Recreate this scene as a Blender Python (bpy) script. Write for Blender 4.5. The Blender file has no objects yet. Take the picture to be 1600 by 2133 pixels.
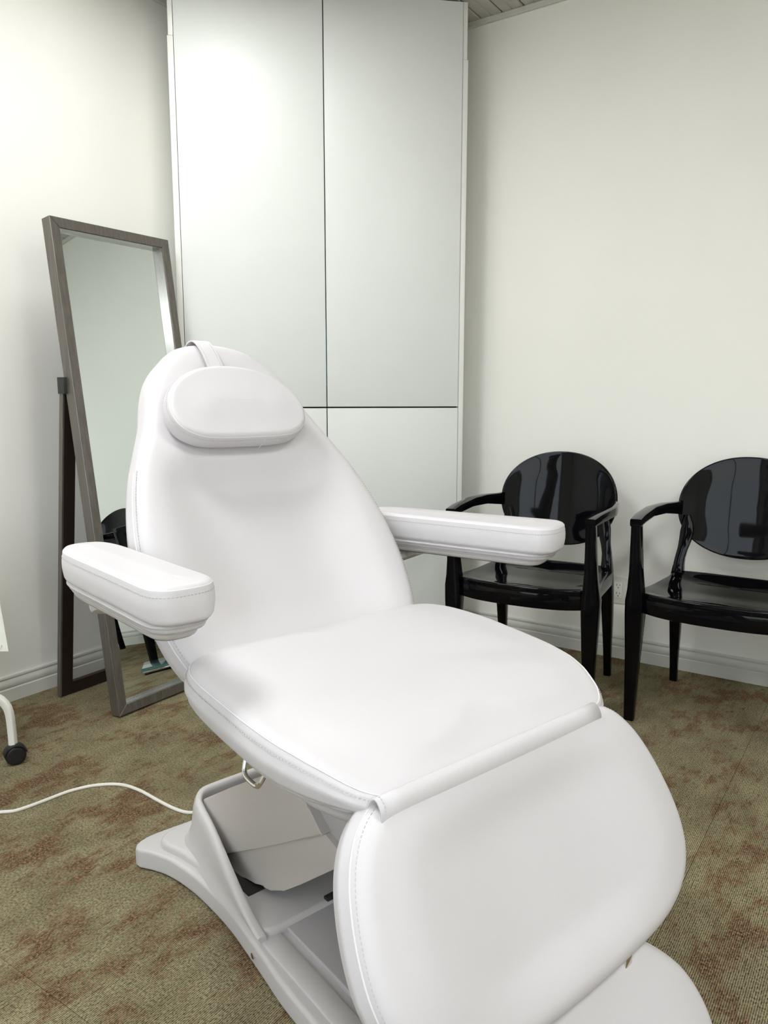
import bpy, bmesh, math, random
from mathutils import Vector, Matrix
random.seed(7)
R = math.radians
sc = bpy.context.scene
COL = sc.collection

# ------------------------------------------------------------------ camera
CAMH = 1.1
cam_d = bpy.data.cameras.new('camera'); cam = bpy.data.objects.new('camera', cam_d); COL.objects.link(cam)
cam.location = (0, 0, CAMH)
cam.rotation_euler = (math.pi/2 - math.atan(243/1600.), 0, 0)
cam_d.sensor_fit = 'VERTICAL'; cam_d.sensor_height = 24.0
cam_d.lens = 24.0*1600/2133
cam_d.clip_start = 0.02; cam_d.clip_end = 60
sc.camera = cam

# ------------------------------------------------------------------ world, lights, exposure
world = bpy.data.worlds.new('world'); sc.world = world; world.use_nodes = True
wn = world.node_tree; wn.nodes.clear()
wo = wn.nodes.new('ShaderNodeOutputWorld'); wb = wn.nodes.new('ShaderNodeBackground')
sky = wn.nodes.new('ShaderNodeTexSky'); sky.sky_type = 'NISHITA'; sky.sun_disc = False
sky.sun_elevation = R(38); sky.sun_rotation = R(120); sky.air_density = 1.0; sky.dust_density = 2.0
wn.links.new(sky.outputs[0], wb.inputs[0]); wb.inputs[1].default_value = 0.22
wn.links.new(wb.outputs[0], wo.inputs[0])
sc.view_settings.view_transform = 'Standard'; sc.view_settings.look = 'None'
sc.view_settings.exposure = 0.36; sc.view_settings.gamma = 1.0; sc.view_settings.use_curve_mapping = False

# room frame: W runs along the right wall, N towards it (perpendicular)
AZ = R(-34.3)
W = Vector((math.cos(AZ), math.sin(AZ), 0)); N = Vector((-math.sin(AZ), math.cos(AZ), 0))
ROOMROT = AZ
WL, WR, NB, NF, ZC = -2.63, 2.3, 3.151, -1.75, 2.672    # left wall, far right, right(back) wall, wall behind the camera, ceiling
def rp(w, n, z=0): return W*w + N*n + Vector((0, 0, z))

LIGHTS = [(-1.80, 1.68, 5.2), (1.0, 1.0, 21), (-1.5, 0.3, 21), (0.7, -0.8, 19)]      # ceiling panels (w, n, watts)
def area_light(name, loc, rot, sx, sy, power, col):
    l = bpy.data.lights.new(name, 'AREA'); l.shape = 'RECTANGLE'; l.size = sx; l.size_y = sy
    l.energy = power; l.color = col
    o = bpy.data.objects.new(name, l); COL.objects.link(o); o.location = loc; o.rotation_euler = rot
    return o
for i, (lw, ln, pw) in enumerate(LIGHTS):
    area_light('ceiling_lamp_light', rp(lw, ln, ZC-0.045), (0, 0, ROOMROT), .54, .54, pw, (0.98, 0.99, 1.0))
# fill lamp added outside the unseen window behind the camera, to brighten facing surfaces
area_light('window_fill_lamp', rp(-0.2, NF-0.25, 1.4), (R(90), 0, ROOMROT), 3.2, 1.9, 46, (0.95, 0.98, 1.0))

# ------------------------------------------------------------------ materials
def nodemat(name):
    m = bpy.data.materials.new(name); m.use_nodes = True
    nt = m.node_tree; b = nt.nodes['Principled BSDF']
    return m, nt, b
def nd(nt, t, **k):
    n = nt.nodes.new(t)
    for a, v in k.items(): setattr(n, a, v)
    return n
def rgba(c): return (c[0], c[1], c[2], 1)
def noise(nt, vec, scale, detail=3, rough=.5):
    n = nd(nt, 'ShaderNodeTexNoise'); n.inputs['Scale'].default_value = scale
    n.inputs['Detail'].default_value = detail; n.inputs['Roughness'].default_value = rough
    if vec is not None: nt.links.new(vec, n.inputs['Vector'])
    return n
def ramp(nt, fac, stops):
    r = nd(nt, 'ShaderNodeValToRGB'); e = r.color_ramp.elements
    while len(e) < len(stops): e.new(.5)
    for i, (p, c) in enumerate(stops): e[i].position = p; e[i].color = rgba(c)
    nt.links.new(fac, r.inputs[0]); return r
def simple(name, col, rough, bump=0, bscale=200, var=0.02, metal=0, coat=0, spec=.5, vscale=6):
    m, nt, b = nodemat(name)
    tc = nd(nt, 'ShaderNodeTexCoord')
    n = noise(nt, tc.outputs['Object'], vscale)
    lo = [max(0, c*(1-var)) for c in col]; hi = [min(1, c*(1+var)) for c in col]
    r = ramp(nt, n.outputs[0], [(.3, lo), (.7, hi)])
    nt.links.new(r.outputs[0], b.inputs['Base Color'])
    b.inputs['Roughness'].default_value = rough; b.inputs['Metallic'].default_value = metal
    b.inputs['Specular IOR Level'].default_value = spec
    b.inputs['Coat Weight'].default_value = coat; b.inputs['Coat Roughness'].default_value = .03
    if bump:
        n2 = noise(nt, tc.outputs['Object'], bscale, 2)
        bp = nd(nt, 'ShaderNodeBump'); bp.inputs['Strength'].default_value = bump; bp.inputs['Distance'].default_value = .001
        nt.links.new(n2.outputs[0], bp.inputs['Height']); nt.links.new(bp.outputs[0], b.inputs['Normal'])
    return m
M = {}
M['wall'] = simple('wall_paint', (.84, .84, .785), .75, .25, 160, .015, vscale=2)
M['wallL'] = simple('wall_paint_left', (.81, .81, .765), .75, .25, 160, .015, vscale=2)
M['trim'] = simple('trim_paint', (.60, .60, .55), .4, .05, 60, .02)
M['cab'] = simple('wardrobe_lacquer', (.72, .745, .72), .38, .04, 700, .01)
M['cabedge'] = simple('wardrobe_edge', (.76, .765, .73), .35, .03, 300, .01)
M['dark'] = simple('dark_gap', (.02, .018, .015), .8, 0)
M['blue'] = simple('blue_film', (.03, .2, .5), .5, 0)
M['slat'] = simple('ceiling_slat', (.52, .50, .46), .5, .05, 80, .03)
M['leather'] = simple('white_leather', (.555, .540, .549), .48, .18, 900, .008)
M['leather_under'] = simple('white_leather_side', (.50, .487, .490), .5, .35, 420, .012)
M['seam'] = simple('seam_welt', (.68, .665, .67), .5, 0)
M['stitch'] = simple('stitch_thread', (.46, .43, .42), .7, 0)
M['plastic'] = simple('cream_plastic', (.51, .492, .48), .42, .22, 1200, .01)
M['plastic2'] = simple('beige_plastic', (.45, .42, .385), .5, .15, 1200, .01)
M['plastic3'] = simple('shaded_grey_plastic', (.42, .40, .40), .5, .25, 1400, .01)  # grey of the base plate; on the link cover its dark tone is painted shade
M['chrome'] = simple('chrome', (.75, .74, .72), .12, 0, metal=1)
M['steel'] = simple('steel_lip', (.42, .41, .39), .25, 0, metal=.8)
M['black'] = simple('black_gloss', (.002, .002, .003), .05, 0, coat=0, var=0, spec=.2)
M['rubber'] = simple('black_rubber', (.012, .012, .014), .35, .1, 200)
M['white_metal'] = simple('white_enamel', (.80, .80, .74), .35, .03, 100, .03)
M['cable'] = simple('cable_pvc', (.72, .70, .62), .4, 0)
M['outlet'] = simple('outlet_plate', (.66, .66, .60), .35, 0)
M['outlet2'] = simple('outlet_face', (.74, .73, .66), .3, 0)
M['ink'] = simple('marker_ink', (.02, .02, .02), .6, 0)
M['darkwood'] = simple('dark_wood', (.02, .010, .008), .45, .1, 60, .3)
M['tealglass'] = simple('teal_glass', (.10, .20, .19), .05, 0, coat=1)
M['hole'] = simple('socket_hole', (.03, .03, .025), .7, 0)

def mat_frame():
    m, nt, b = nodemat('brushed_pewter_frame')
    tc = nd(nt, 'ShaderNodeTexCoord'); mp = nd(nt, 'ShaderNodeMapping')
    mp.inputs['Scale'].default_value = (120, 120, 3)
    nt.links.new(tc.outputs['Object'], mp.inputs[0])
    n = noise(nt, mp.outputs[0], 1.0, 4)
    r = ramp(nt, n.outputs[0], [(.3, (.125, .115, .10)), (.7, (.18, .165, .145))])
    nt.links.new(r.outputs[0], b.inputs['Base Color'])
    b.inputs['Roughness'].default_value = .34; b.inputs['Metallic'].default_value = .55
    bp = nd(nt, 'ShaderNodeBump'); bp.inputs['Strength'].default_value = .15; bp.inputs['Distance'].default_value = .001
    nt.links.new(n.outputs[0], bp.inputs['Height']); nt.links.new(bp.outputs[0], b.inputs['Normal'])
    return m
M['frame'] = mat_frame()
m, nt, b = nodemat('mirror_glass'); b.inputs['Metallic'].default_value = 1; b.inputs['Roughness'].default_value = .005
tc = nd(nt, 'ShaderNodeTexCoord'); n_ = noise(nt, tc.outputs['Object'], 2)
r_ = ramp(nt, n_.outputs[0], [(.3, (.77, .83, .82)), (.7, (.78, .84, .83))]); nt.links.new(r_.outputs[0], b.inputs['Base Color'])
M['mirror'] = m
m, nt, b = nodemat('lamp_diffuser'); b.inputs['Base Color'].default_value = (.9, .9, .88, 1)
b.inputs['Emission Color'].default_value = (1, .985, .95, 1); b.inputs['Emission Strength'].default_value = 5
M['diffuser'] = m
m, nt, b = nodemat('window_glass'); b.inputs['Transmission Weight'].default_value = 1; b.inputs['Roughness'].default_value = 0
b.inputs['IOR'].default_value = 1.05
M['glass'] = m

def mat_carpet():
    m, nt, b = nodemat('carpet_loops')
    geo = nd(nt, 'ShaderNodeNewGeometry')
    mp = nd(nt, 'ShaderNodeMapping'); mp.vector_type = 'POINT'; mp.inputs['Rotation'].default_value = (0, 0, -AZ)
    nt.links.new(geo.outputs['Position'], mp.inputs[0])       # x = along W, y = along N (rib direction)
    def scaled(sx, sy, off=0):
        q = nd(nt, 'ShaderNodeMapping'); q.inputs['Scale'].default_value = (sx, sy, 1); q.inputs['Location'].default_value = (off, off*.7, 0)
        nt.links.new(mp.outputs[0], q.inputs[0]); return q.outputs[0]
    def mth(op, a, c, clamp=False):
        q = nd(nt, 'ShaderNodeMath', operation=op); q.use_clamp = clamp
        for i, v in enumerate((a, c)):
            if isinstance(v, (int, float)): q.inputs[i].default_value = v
            elif v is not None: nt.links.new(v, q.inputs[i])
        return q.outputs[0]
    def mix(f, a, c):
        q = nd(nt, 'ShaderNodeMix', data_type='RGBA')
        nt.links.new(f, q.inputs[0])
        for i, v in ((6, a), (7, c)):
            if isinstance(v, tuple): q.inputs[i].default_value = rgba(v)
            else: nt.links.new(v, q.inputs[i])
        return q.outputs[2]
    # loops: ribs across W (5 mm) with beads along N
    wx = nd(nt, 'ShaderNodeTexWave', wave_type='BANDS', bands_direction='X', wave_profile='SIN')
    wx.inputs['Scale'].default_value = 1.0; wx.inputs['Distortion'].default_value = .5; wx.inputs['Detail'].default_value = 1
    nt.links.new(scaled(78, 4, 0), wx.inputs['Vector'])
    grain = noise(nt, scaled(240, 170, 3), 1.0, 2, .7)
    # patches
    p1 = noise(nt, scaled(7.5, 4.6, 11.3), 1.0, 8, .72)
    p2 = noise(nt, scaled(46, 13, 5.1), 1.0, 4, .7)
    p3 = noise(nt, scaled(85, 17, 21), 1.0, 5, .75)
    pa = mth('ADD', mth('MULTIPLY', p1.outputs[0], .80), mth('MULTIPLY', p2.outputs[0], .20))
    pa = mth('ADD', pa, mth('MULTIPLY', mth('SUBTRACT', grain.outputs[0], .5), .30))
    fb = ramp(nt, pa, [(.520, (0, 0, 0)), (.545, (1, 1, 1))])
    st = mth('ADD', mth('ADD', mth('MULTIPLY', p3.outputs[0], .5), mth('MULTIPLY', grain.outputs[0], .12)), mth('MULTIPLY', p1.outputs[0], .4))
    fs = ramp(nt, st, [(.545, (0, 0, 0)), (.575, (1, 1, 1))])
    base = ramp(nt, noise(nt, scaled(14, 8, 2), 1.0, 3).outputs[0], [(.3, (.180, .155, .088)), (.7, (.265, .233, .138))])
    brown = ramp(nt, grain.outputs[0], [(.35, (.070, .040, .021)), (.65, (.225, .140, .076))])
    c = mix(mth('MULTIPLY', fs.outputs[0], .8), base.outputs[0], (.085, .060, .030))
    c = mix(mth('MULTIPLY', fb.outputs[0], .86), c, brown.outputs[0])
    dk = ramp(nt, mth('ADD', mth('MULTIPLY', wx.outputs[0], .28), mth('MULTIPLY', grain.outputs[0], .95)), [(.36, (.10, .10, .10)), (.86, (1.7, 1.7, 1.7))])
    mu = nd(nt, 'ShaderNodeMix', data_type='RGBA', blend_type='MULTIPLY'); mu.inputs[0].default_value = 1
    nt.links.new(c, mu.inputs[6]); nt.links.new(dk.outputs[0], mu.inputs[7])
    nt.links.new(mu.outputs[2], b.inputs['Base Color'])
    b.inputs['Roughness'].default_value = .95; b.inputs['Specular IOR Level'].default_value = .15
    hb = mth('ADD', mth('MULTIPLY', wx.outputs[0], .5), mth('MULTIPLY', grain.outputs[0], .8))
    bp = nd(nt, 'ShaderNodeBump'); bp.inputs['Strength'].default_value = .8; bp.inputs['Distance'].default_value = .002
    nt.links.new(hb, bp.inputs['Height']); nt.links.new(bp.outputs[0], b.inputs['Normal'])
    return m
M['carpet'] = mat_carpet()

# ------------------------------------------------------------------ mesh helpers
def obj(name, verts, faces, mat, parent=None, smooth=35, kind=None):
    me = bpy.data.meshes.new(name); me.from_pydata([tuple(v) for v in verts], [], faces); me.update()
    bm = bmesh.new(); bm.from_mesh(me)
    bmesh.ops.remove_doubles(bm, verts=bm.verts, dist=1e-6)
    bmesh.ops.dissolve_degenerate(bm, edges=bm.edges, dist=1e-7)
    bmesh.ops.recalc_face_normals(bm, faces=bm.faces); bm.to_mesh(me); bm.free()
    if smooth:
        me.shade_smooth()
        if smooth < 179: me.set_sharp_from_angle(angle=R(smooth))
    me.materials.append(mat)
    o = bpy.data.objects.new(name, me); COL.objects.link(o)
    if parent: o.parent = parent
    if kind: o['kind'] = kind
    return o
def empty(name, loc=(0, 0, 0), rz=0, label=None, cat=None, group=None):
    o = bpy.data.objects.new(name, None); COL.objects.link(o); o.location = loc; o.rotation_euler = (0, 0, rz)
    o.empty_display_size = .1
    if label: o['label'] = label
    if cat: o['category'] = cat
    if group: o['group'] = group
    return o
class G:                                   # geometry collector
    def __init__(s): s.v = []; s.f = []
    def add(s, v, f):
        k = len(s.v); s.v += [Vector(p) for p in v]; s.f += [tuple(i+k for i in q) for q in f]; return s
    def box(s, a, c, bev=0.0, fr=None):
        x0, y0, z0 = a; x1, y1, z1 = c
        bm = bmesh.new(); bmesh.ops.create_cube(bm, size=1)
        for v in bm.verts: v.co = Vector(((x0+x1)/2+v.co.x*(x1-x0), (y0+y1)/2+v.co.y*(y1-y0), (z0+z1)/2+v.co.z*(z1-z0)))
        if bev: bmesh.ops.bevel(bm, geom=bm.edges[:], offset=bev, segments=2, affect='EDGES', profile=.6)
        bm.verts.index_update()
        vs = [v.co.copy() for v in bm.verts]; fs = [[v.index for v in f.verts] for f in bm.faces]; bm.free()
        if fr: vs = [fr(v) for v in vs]
        return s.add(vs, fs)
    def prism(s, poly, fr, h0, h1, bev=0.0, seg=2):
        bm = bmesh.new()
        a = [bm.verts.new((p[0], p[1], h0)) for p in poly]; c = [bm.verts.new((p[0], p[1], h1)) for p in poly]
        bm.faces.new(a[::-1]); bm.faces.new(c); n = len(poly)
        for i in range(n): bm.faces.new((a[i], a[(i+1) % n], c[(i+1) % n], c[i]))
        if bev:
            es = [e for e in bm.edges]
            bmesh.ops.bevel(bm, geom=es, offset=bev, segments=seg, affect='EDGES', profile=.6)
        bm.verts.index_update(); bm.verts.ensure_lookup_table()
        vs = [fr(v.co.copy()) for v in bm.verts]; fs = [[v.index for v in f.verts] for f in bm.faces]; bm.free()
        return s.add(vs, fs)
    def out(s, name, mat, parent=None, **k): return obj(name, s.v, s.f, mat, parent, **k)
def spline(pts, n, closed=False):
    """Catmull-Rom through pts, resampled evenly to n points"""
    P = [Vector(p) for p in pts]; k = len(P); dense = []
    segs = k if closed else k-1
    for i in range(segs):
        if closed: p0, p1, p2, p3 = P[(i-1) % k], P[i], P[(i+1) % k], P[(i+2) % k]
        else: p0, p1, p2, p3 = P[max(i-1, 0)], P[i], P[i+1], P[min(i+2, k-1)]
        for j in range(14):
            t = j/14.0
            dense.append(.5*((2*p1)+(p2-p0)*t+(2*p0-5*p1+4*p2-p3)*t*t+(3*p1-p0-3*p2+p3)*t**3))
    dense.append(P[0].copy() if closed else P[-1].copy())
    L = [0]
    for i in range(1, len(dense)): L.append(L[-1]+(dense[i]-dense[i-1]).length)
    m = n if closed else n-1; out = []; j = 0
    for i in range(n):
        t = L[-1]*i/m
        while j < len(L)-2 and L[j+1] < t: j += 1
        d = L[j+1]-L[j]; out.append(dense[j].lerp(dense[j+1], 0 if d == 0 else min(1, (t-L[j])/d)))
    return out
def sweep(path, size, mat=None, name=None, parent=None, up=(0, 0, 1), segs=12, g=None, cap=True, round_=.35):
    """path of Vectors; size: r or list of (w,d) -> rounded-rect / circular section"""
    g = g or G(); n = len(path); rings = []
    up = Vector(up)
    prev = None
    for i, p in enumerate(path):
        t = (path[min(i+1, n-1)]-path[max(i-1, 0)]).normalized()
        if prev is None:
            sd = up.cross(t)
            if sd.length < 1e-4: sd = Vector((1, 0, 0)).cross(t)
            sd.normalize()
        else:
            sd = prev - t*prev.dot(t); sd.normalize()
        prev = sd; nn = t.cross(sd)
        w, d = (size, size) if isinstance(size, (int, float)) else (size[i] if isinstance(size, list) else size)
        ring = []
        if isinstance(size, (int, float)):
            for k in range(segs):
                a = 2*math.pi*k/segs; ring.append(p+sd*(math.cos(a)*w)+nn*(math.sin(a)*d))
        else:
            rr = min(w, d)*round_*.5
            for sx, sy, a0 in ((1, 1, 0), (-1, 1, 90), (-1, -1, 180), (1, -1, 270)):
                for q in (0, 45, 90):
                    a = R(a0+q); ring.append(p+sd*(sx*(w/2-rr)+rr*math.cos(a))+nn*(sy*(d/2-rr)+rr*math.sin(a)))
        rings.append(ring)
    k = len(rings[0]); vs = [v for r in rings for v in r]; fs = []
    for i in range(n-1):
        for j in range(k): fs.append((i*k+j, i*k+(j+1) % k, (i+1)*k+(j+1) % k, (i+1)*k+j))
    if cap: fs.append(tuple(range(k))[::-1]); fs.append(tuple((n-1)*k+j for j in range(k)))
    g.add(vs, fs)
    return g.out(name, mat, parent) if name else g
def symoutline(hw, n=160, xc=0):
    """hw: list of (y, halfwidth) from one end to the other, first/last may be 0"""
    pts = [(xc+h, y) for y, h in hw] + [(xc-h, y) for y, h in reversed(hw) if h > 0]
    if hw[0][1] > 0: pass
    return spline([(p[0], p[1], 0) for p in pts], n, True)
class Cushion:
    """closed outline in (x,y) with thickness along h; profile rounded; fr maps (x,y,h) to parent space"""
    def __init__(s, outline, thick, rt, rb, spine, fr, top=lambda x, y, t: 0, under=lambda x, y: 0, bulge=.003, nin=14, zoff=lambda x, y: 0, zbot=None):
        s.o = outline; s.fr = fr; s.thick = thick; s.sp = spine; s.zoff = zoff; s.zbot = zbot; s.top = top
        prof = []                                    # (inset, h, t_interior)
        prof.append((None, -thick, 1.0)); 
        for t in (.66, .33, .12): prof.append((None, -thick, t))
        for k in range(0, 6):
            a = R(90*k/5); prof.append((rb*(1-math.sin(a)), -thick+rb*(1-math.cos(a)), 0))
        for q in (.33, .66):
            prof.append((-bulge, -thick+rb+(thick-rb-rt)*q, 0))
        for k in range(0, 8):
            a = R(90*k/7); prof.append((rt*(1-math.cos(a)), -rt+rt*math.sin(a), 0))
        s.rt = rt; s.nrt = len(prof)
        for k in range(1, nin+1): prof.append((None, 0, k/nin))
        s.verts = []; n = len(outline)
        for ins, h, t in prof:
            for p in outline: s.verts.append(s.pt(p, ins, h, t, h < -thick*.5))
        fs = []
        for i in range(len(prof)-1):
            for j in range(n): fs.append((i*n+j, i*n+(j+1) % n, (i+1)*n+(j+1) % n, (i+1)*n+j))
        s.faces = fs
    def q(s, p):
        (x0, y0), (x1, y1) = s.sp; d = Vector((x1-x0, y1-y0)); L = d.length_squared
        t = 0 if L == 0 else max(0, min(1, ((p.x-x0)*d.x+(p.y-y0)*d.y)/L))
        return Vector((x0+d.x*t, y0+d.y*t, 0))
    def pt(s, p, ins, h, t, bottom=False, raw=False):
        q = s.q(p); d = (q-p).length
        base = s.rt if not bottom else s.rt
        if ins is None: f = (base + (d-base)*t)/max(d, 1e-6)
        else: f = ins/max(d, 1e-6)
        x = p.x+(q.x-p.x)*f; y = p.y+(q.y-p.y)*f
        dz = s.zoff(x, y)
        if s.zbot:
            w_ = max(0, min(1, -h/s.thick)); dz = dz*(1-w_)+(s.zbot(x, y)+s.thick)*w_
        if not bottom:
            tt = max(0, (f*d-0.0)/.09); w = min(1, tt); w = w*w*(3-2*w)
            dz += s.top(x, y, f)*w
        return s.fr(Vector((x, y, h+dz)))
    def build(s, name, mat, parent): return obj(name, s.verts, s.faces, mat, parent, smooth=180)
    def line(s, i0, i1, ins, h):
        n = len(s.o); return [s.pt(s.o[i % n], ins, h, 0, True) for i in range(i0, i1+1)]
def edge_normal_pairs(c, i0, i1, ins, h, eps=.002):
    n = len(c.o); a = [c.pt(c.o[i % n], ins, h, 0, True) for i in range(i0, i1+1)]
    return a
def tubeline(pts, r, name, mat, parent, closed=False, segs=6):
    return sweep([Vector(p) for p in pts], r, mat, name, parent, segs=segs, cap=not closed)
def stitches(pts, name, mat, parent, step=.0062, dash=.0036, r=.00055):
    g = G(); L = 0; acc = 0; P = [Vector(p) for p in pts]
    cum = [0]
    for i in range(1, len(P)): cum.append(cum[-1]+(P[i]-P[i-1]).length)
    def at(t):
        j = 0
        import bisect
        j = max(0, min(len(P)-2, bisect.bisect_right(cum, t)-1)); d = cum[j+1]-cum[j]
        return P[j].lerp(P[j+1], 0 if d == 0 else (t-cum[j])/d)
    t = 0
    while t+dash < cum[-1]:
        a, c = at(t), at(t+dash); ax = (c-a).normalized(); u = ax.orthogonal().normalized(); v = ax.cross(u)
        vs = []
        for q in (a, c):
            for k in range(4): an = math.pi/4+math.pi/2*k; vs.append(q+u*math.cos(an)*r*1.4+v*math.sin(an)*r*1.4)
        g.add(vs, [(0, 1, 2, 3), (7, 6, 5, 4), (0, 4, 5, 1), (1, 5, 6, 2), (2, 6, 7, 3), (3, 7, 4, 0)])
        t += step
    return g.out(name, mat, parent, smooth=0, kind='stuff')
def planef(org, xa, ya, na):
    org, xa, ya, na = Vector(org), Vector(xa), Vector(ya), Vector(na)
    return lambda p: org+xa*p.x+ya*p.y+na*p.z
def sst(a, b_, x):
    t = max(0, min(1, (x-a)/(b_-a))); return t*t*(3-2*t)

# ------------------------------------------------------------------ room shell
def world_mesh(name, g, mat, parent=None, kind=None, **k):
    o = g.out(name, mat, parent, **k)
    if kind: o['kind'] = kind
    return o
def roomf(v): return rp(v[0], v[1], v[2])
T = .12
world_mesh('wall_left', G().box((WL-T, NF-T, 0), (WL, NB+T, ZC+.1), 0, roomf), M['wallL'], kind='structure', smooth=0)
world_mesh('wall_back', G().box((WL, NB, 0), (WR+T, NB+T, ZC+.1), 0, roomf), M['wall'], kind='structure', smooth=0)
world_mesh('wall_right', G().box((WR, NF-T, 0), (WR+T, NB, ZC+.1), 0, roomf), M['wall'], kind='structure', smooth=0)
g = G()                                       # wall behind the camera, with an unseen window opening enlarged to spread the fill
wx0, wx1, wz0, wz1 = -1.9, 1.5, .35, 2.4
g.box((WL, NF-T, 0), (wx0, NF, ZC+.1), 0, roomf); g.box((wx1, NF-T, 0), (WR, NF, ZC+.1), 0, roomf)
g.box((wx0, NF-T, 0), (wx1, NF, wz0), 0, roomf); g.box((wx0, NF-T, wz1), (wx1, NF, ZC+.1), 0, roomf)
world_mesh('wall_front', g, M['wall'], kind='structure', smooth=0)
win = empty('window_1', rp((wx0+wx1)/2, NF-T/2, wz0), ROOMROT); win['kind'] = 'structure'
hw_, hh_ = (wx1-wx0)/2, wz1-wz0
g = G(); 
for a, c in (((-hw_, -.03, 0), (-hw_+.06, .03, hh_)), ((hw_-.06, -.03, 0), (hw_, .03, hh_)), ((-hw_+.06, -.03, 0), (hw_-.06, .03, .06)), ((-hw_+.06, -.03, hh_-.06), (hw_-.06, .03, hh_)), ((-.03, -.03, .06), (.03, .03, hh_-.06))): g.box(a, c, .004)
g.out('window_frame', M['trim'], win)
for s in (-1, 1): G().box((min(s*.03, s*(hw_-.06)), -.004, .06), (max(s*.03, s*(hw_-.06)), .004, hh_-.06)).out('pane', M['glass'], win, smooth=0)

fl = G().box((WL, NF, -.06), (WR, NB, -.012), 0, roomf).out('floor', M['dark'], None, smooth=0); fl['kind'] = 'structure'
TS = .5; w0 = -.342; n0 = 2.205
tile = None
wi = math.floor((WL-w0)/TS); ni = math.floor((NF-n0)/TS)
while w0+wi*TS < WR:
    k = ni
    while n0+k*TS < NB:
        a0, a1 = max(WL, w0+wi*TS), min(WR, w0+(wi+1)*TS); b0, b1 = max(NF, n0+k*TS), min(NB, n0+(k+1)*TS)
        gpx = .0003
        full = abs(a1-a0-TS) < 1e-6 and abs(b1-b0-TS) < 1e-6
        if a1-a0 > .02 and b1-b0 > .02:
            if full and tile is not None:
                o = tile.copy(); COL.objects.link(o)
            else:
                hx, hy = (a1-a0)/2-gpx, (b1-b0)/2-gpx; c_ = .0009
                vs = [(x, y, z) for z, e in ((-.012, 0), (-c_, 0), (0, c_)) for x, y in ((-hx+e, -hy+e), (hx-e, -hy+e), (hx-e, hy-e), (-hx+e, hy-e))]
                fs = [(3, 2, 1, 0), (8, 9, 10, 11)]+[(i+4*l, (i+1) % 4+4*l, (i+1) % 4+4*l+4, i+4*l+4) for l in (0, 1) for i in range(4)]
                o = obj('carpet_tile', vs, fs, M['carpet'], None, smooth=0)
                if full: tile = o
            o.parent = fl; o.location = rp((a0+a1)/2, (b0+b1)/2, 0); o.rotation_euler = (0, 0, ROOMROT)
        k += 1
    wi += 1

ce = G().box((WL, NF, ZC+.02), (WR, NB, ZC+.1), 0, roomf).out('ceiling', M['dark'], None, smooth=0); ce['kind'] = 'structure'
PW = .098; x = WL+.004; pl0 = None; cnt = 0
while x+PW < WR:
    if pl0 is None:
        g = G(); L = NB-NF-.02
        sec = [(-.046, .018), (-.046, .004), (-.043, 0), (-.006, 0), (-.004, .003), (.000, .003), (.002, 0), (.043, 0), (.046, .004), (.046, .018)]
        vs = [(p[0], y, p[1]) for y in (-L/2, L/2) for p in sec]; ns = len(sec)
        fs = [(i, i+1, ns+i+1, ns+i) for i in range(ns-1)]+[(ns-1, 0, ns, 2*ns-1), tuple(range(ns)), tuple(range(2*ns-1, ns-1, -1))]
        pl0 = obj('ceiling_slat', vs, fs, M['slat'], None, smooth=0); o = pl0
    else: o = pl0.copy(); COL.objects.link(o)
    o.parent = ce; o.location = rp(x+PW/2, (NB+NF)/2, ZC); o.rotation_euler = (0, 0, ROOMROT)
    x += PW
for i, (lw, ln, pw) in enumerate(LIGHTS):
    t = empty('ceiling_light', rp(lw, ln, ZC), ROOMROT, ['square ceiling light panel nearest the wardrobe and mirror', 'square ceiling light panel over the black chairs', 'square ceiling light panel behind the camera on the trolley side', 'square ceiling light panel behind the camera on the black chair side'][i], 'ceiling light', 'ceiling light panels overhead')
    g = G()
    for a, c in (((-.3, -.3, -.035), (-.275, .3, 0)), ((.275, -.3, -.035), (.3, .3, 0)), ((-.275, -.3, -.035), (.275, -.275, 0)), ((-.275, .275, -.035), (.275, .3, 0))): g.box(a, c, .003)
    g.out('frame', M['trim'], t); G().box((-.275, -.275, -.03), (.275, .275, -.015)).out('diffuser', M['diffuser'], t, smooth=0)

def extrude_profile(name, prof, p0, p1, inward, mat):
    """prof (d,z): d = distance out from wall"""
    vs = [p+inward*d+Vector((0, 0, z)) for p in (p0, p1) for d, z in prof]; n = len(prof)
    fs = [(i, (i+1) % n, n+(i+1) % n, n+i) for i in range(n)]+[tuple(range(n)), tuple(range(2*n-1, n-1, -1))]
    o = obj(name, vs, fs, mat, None, smooth=40); o['kind'] = 'structure'; return o
BP = [(0, 0), (.0155, 0), (.0155, .047), (.0125, .0495), (.0105, .0505), (.0125, .053), (.0125, .066), (.011, .073), (.0075, .079), (.0065, .082), (.0085, .085), (.0085, .091), (.0065, .0945), (0, .095)]
extrude_profile('baseboard_left', BP, rp(WL, NF), rp(WL, NB), W, M['trim'])
extrude_profile('baseboard_back', BP, rp(WL, NB), rp(WR, NB), -N, M['trim'])
extrude_profile('baseboard_right', BP, rp(WR, NF), rp(WR, NB), -W, M['trim'])
extrude_profile('baseboard_front', BP, rp(WL, NF), rp(WR, NF), N, M['trim'])
CP = [(0, -.022), (.012, -.022), (.014, -.020), (.014, -.001), (0, -.001)]
CP = [(d, z+ZC) for d, z in CP]
extrude_profile('trim_1', CP, rp(WL, NB), rp(WR, NB), -N, M['trim'])
extrude_profile('trim_2', CP, rp(WL, NF), rp(WL, NB), W, M['trim'])

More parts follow.
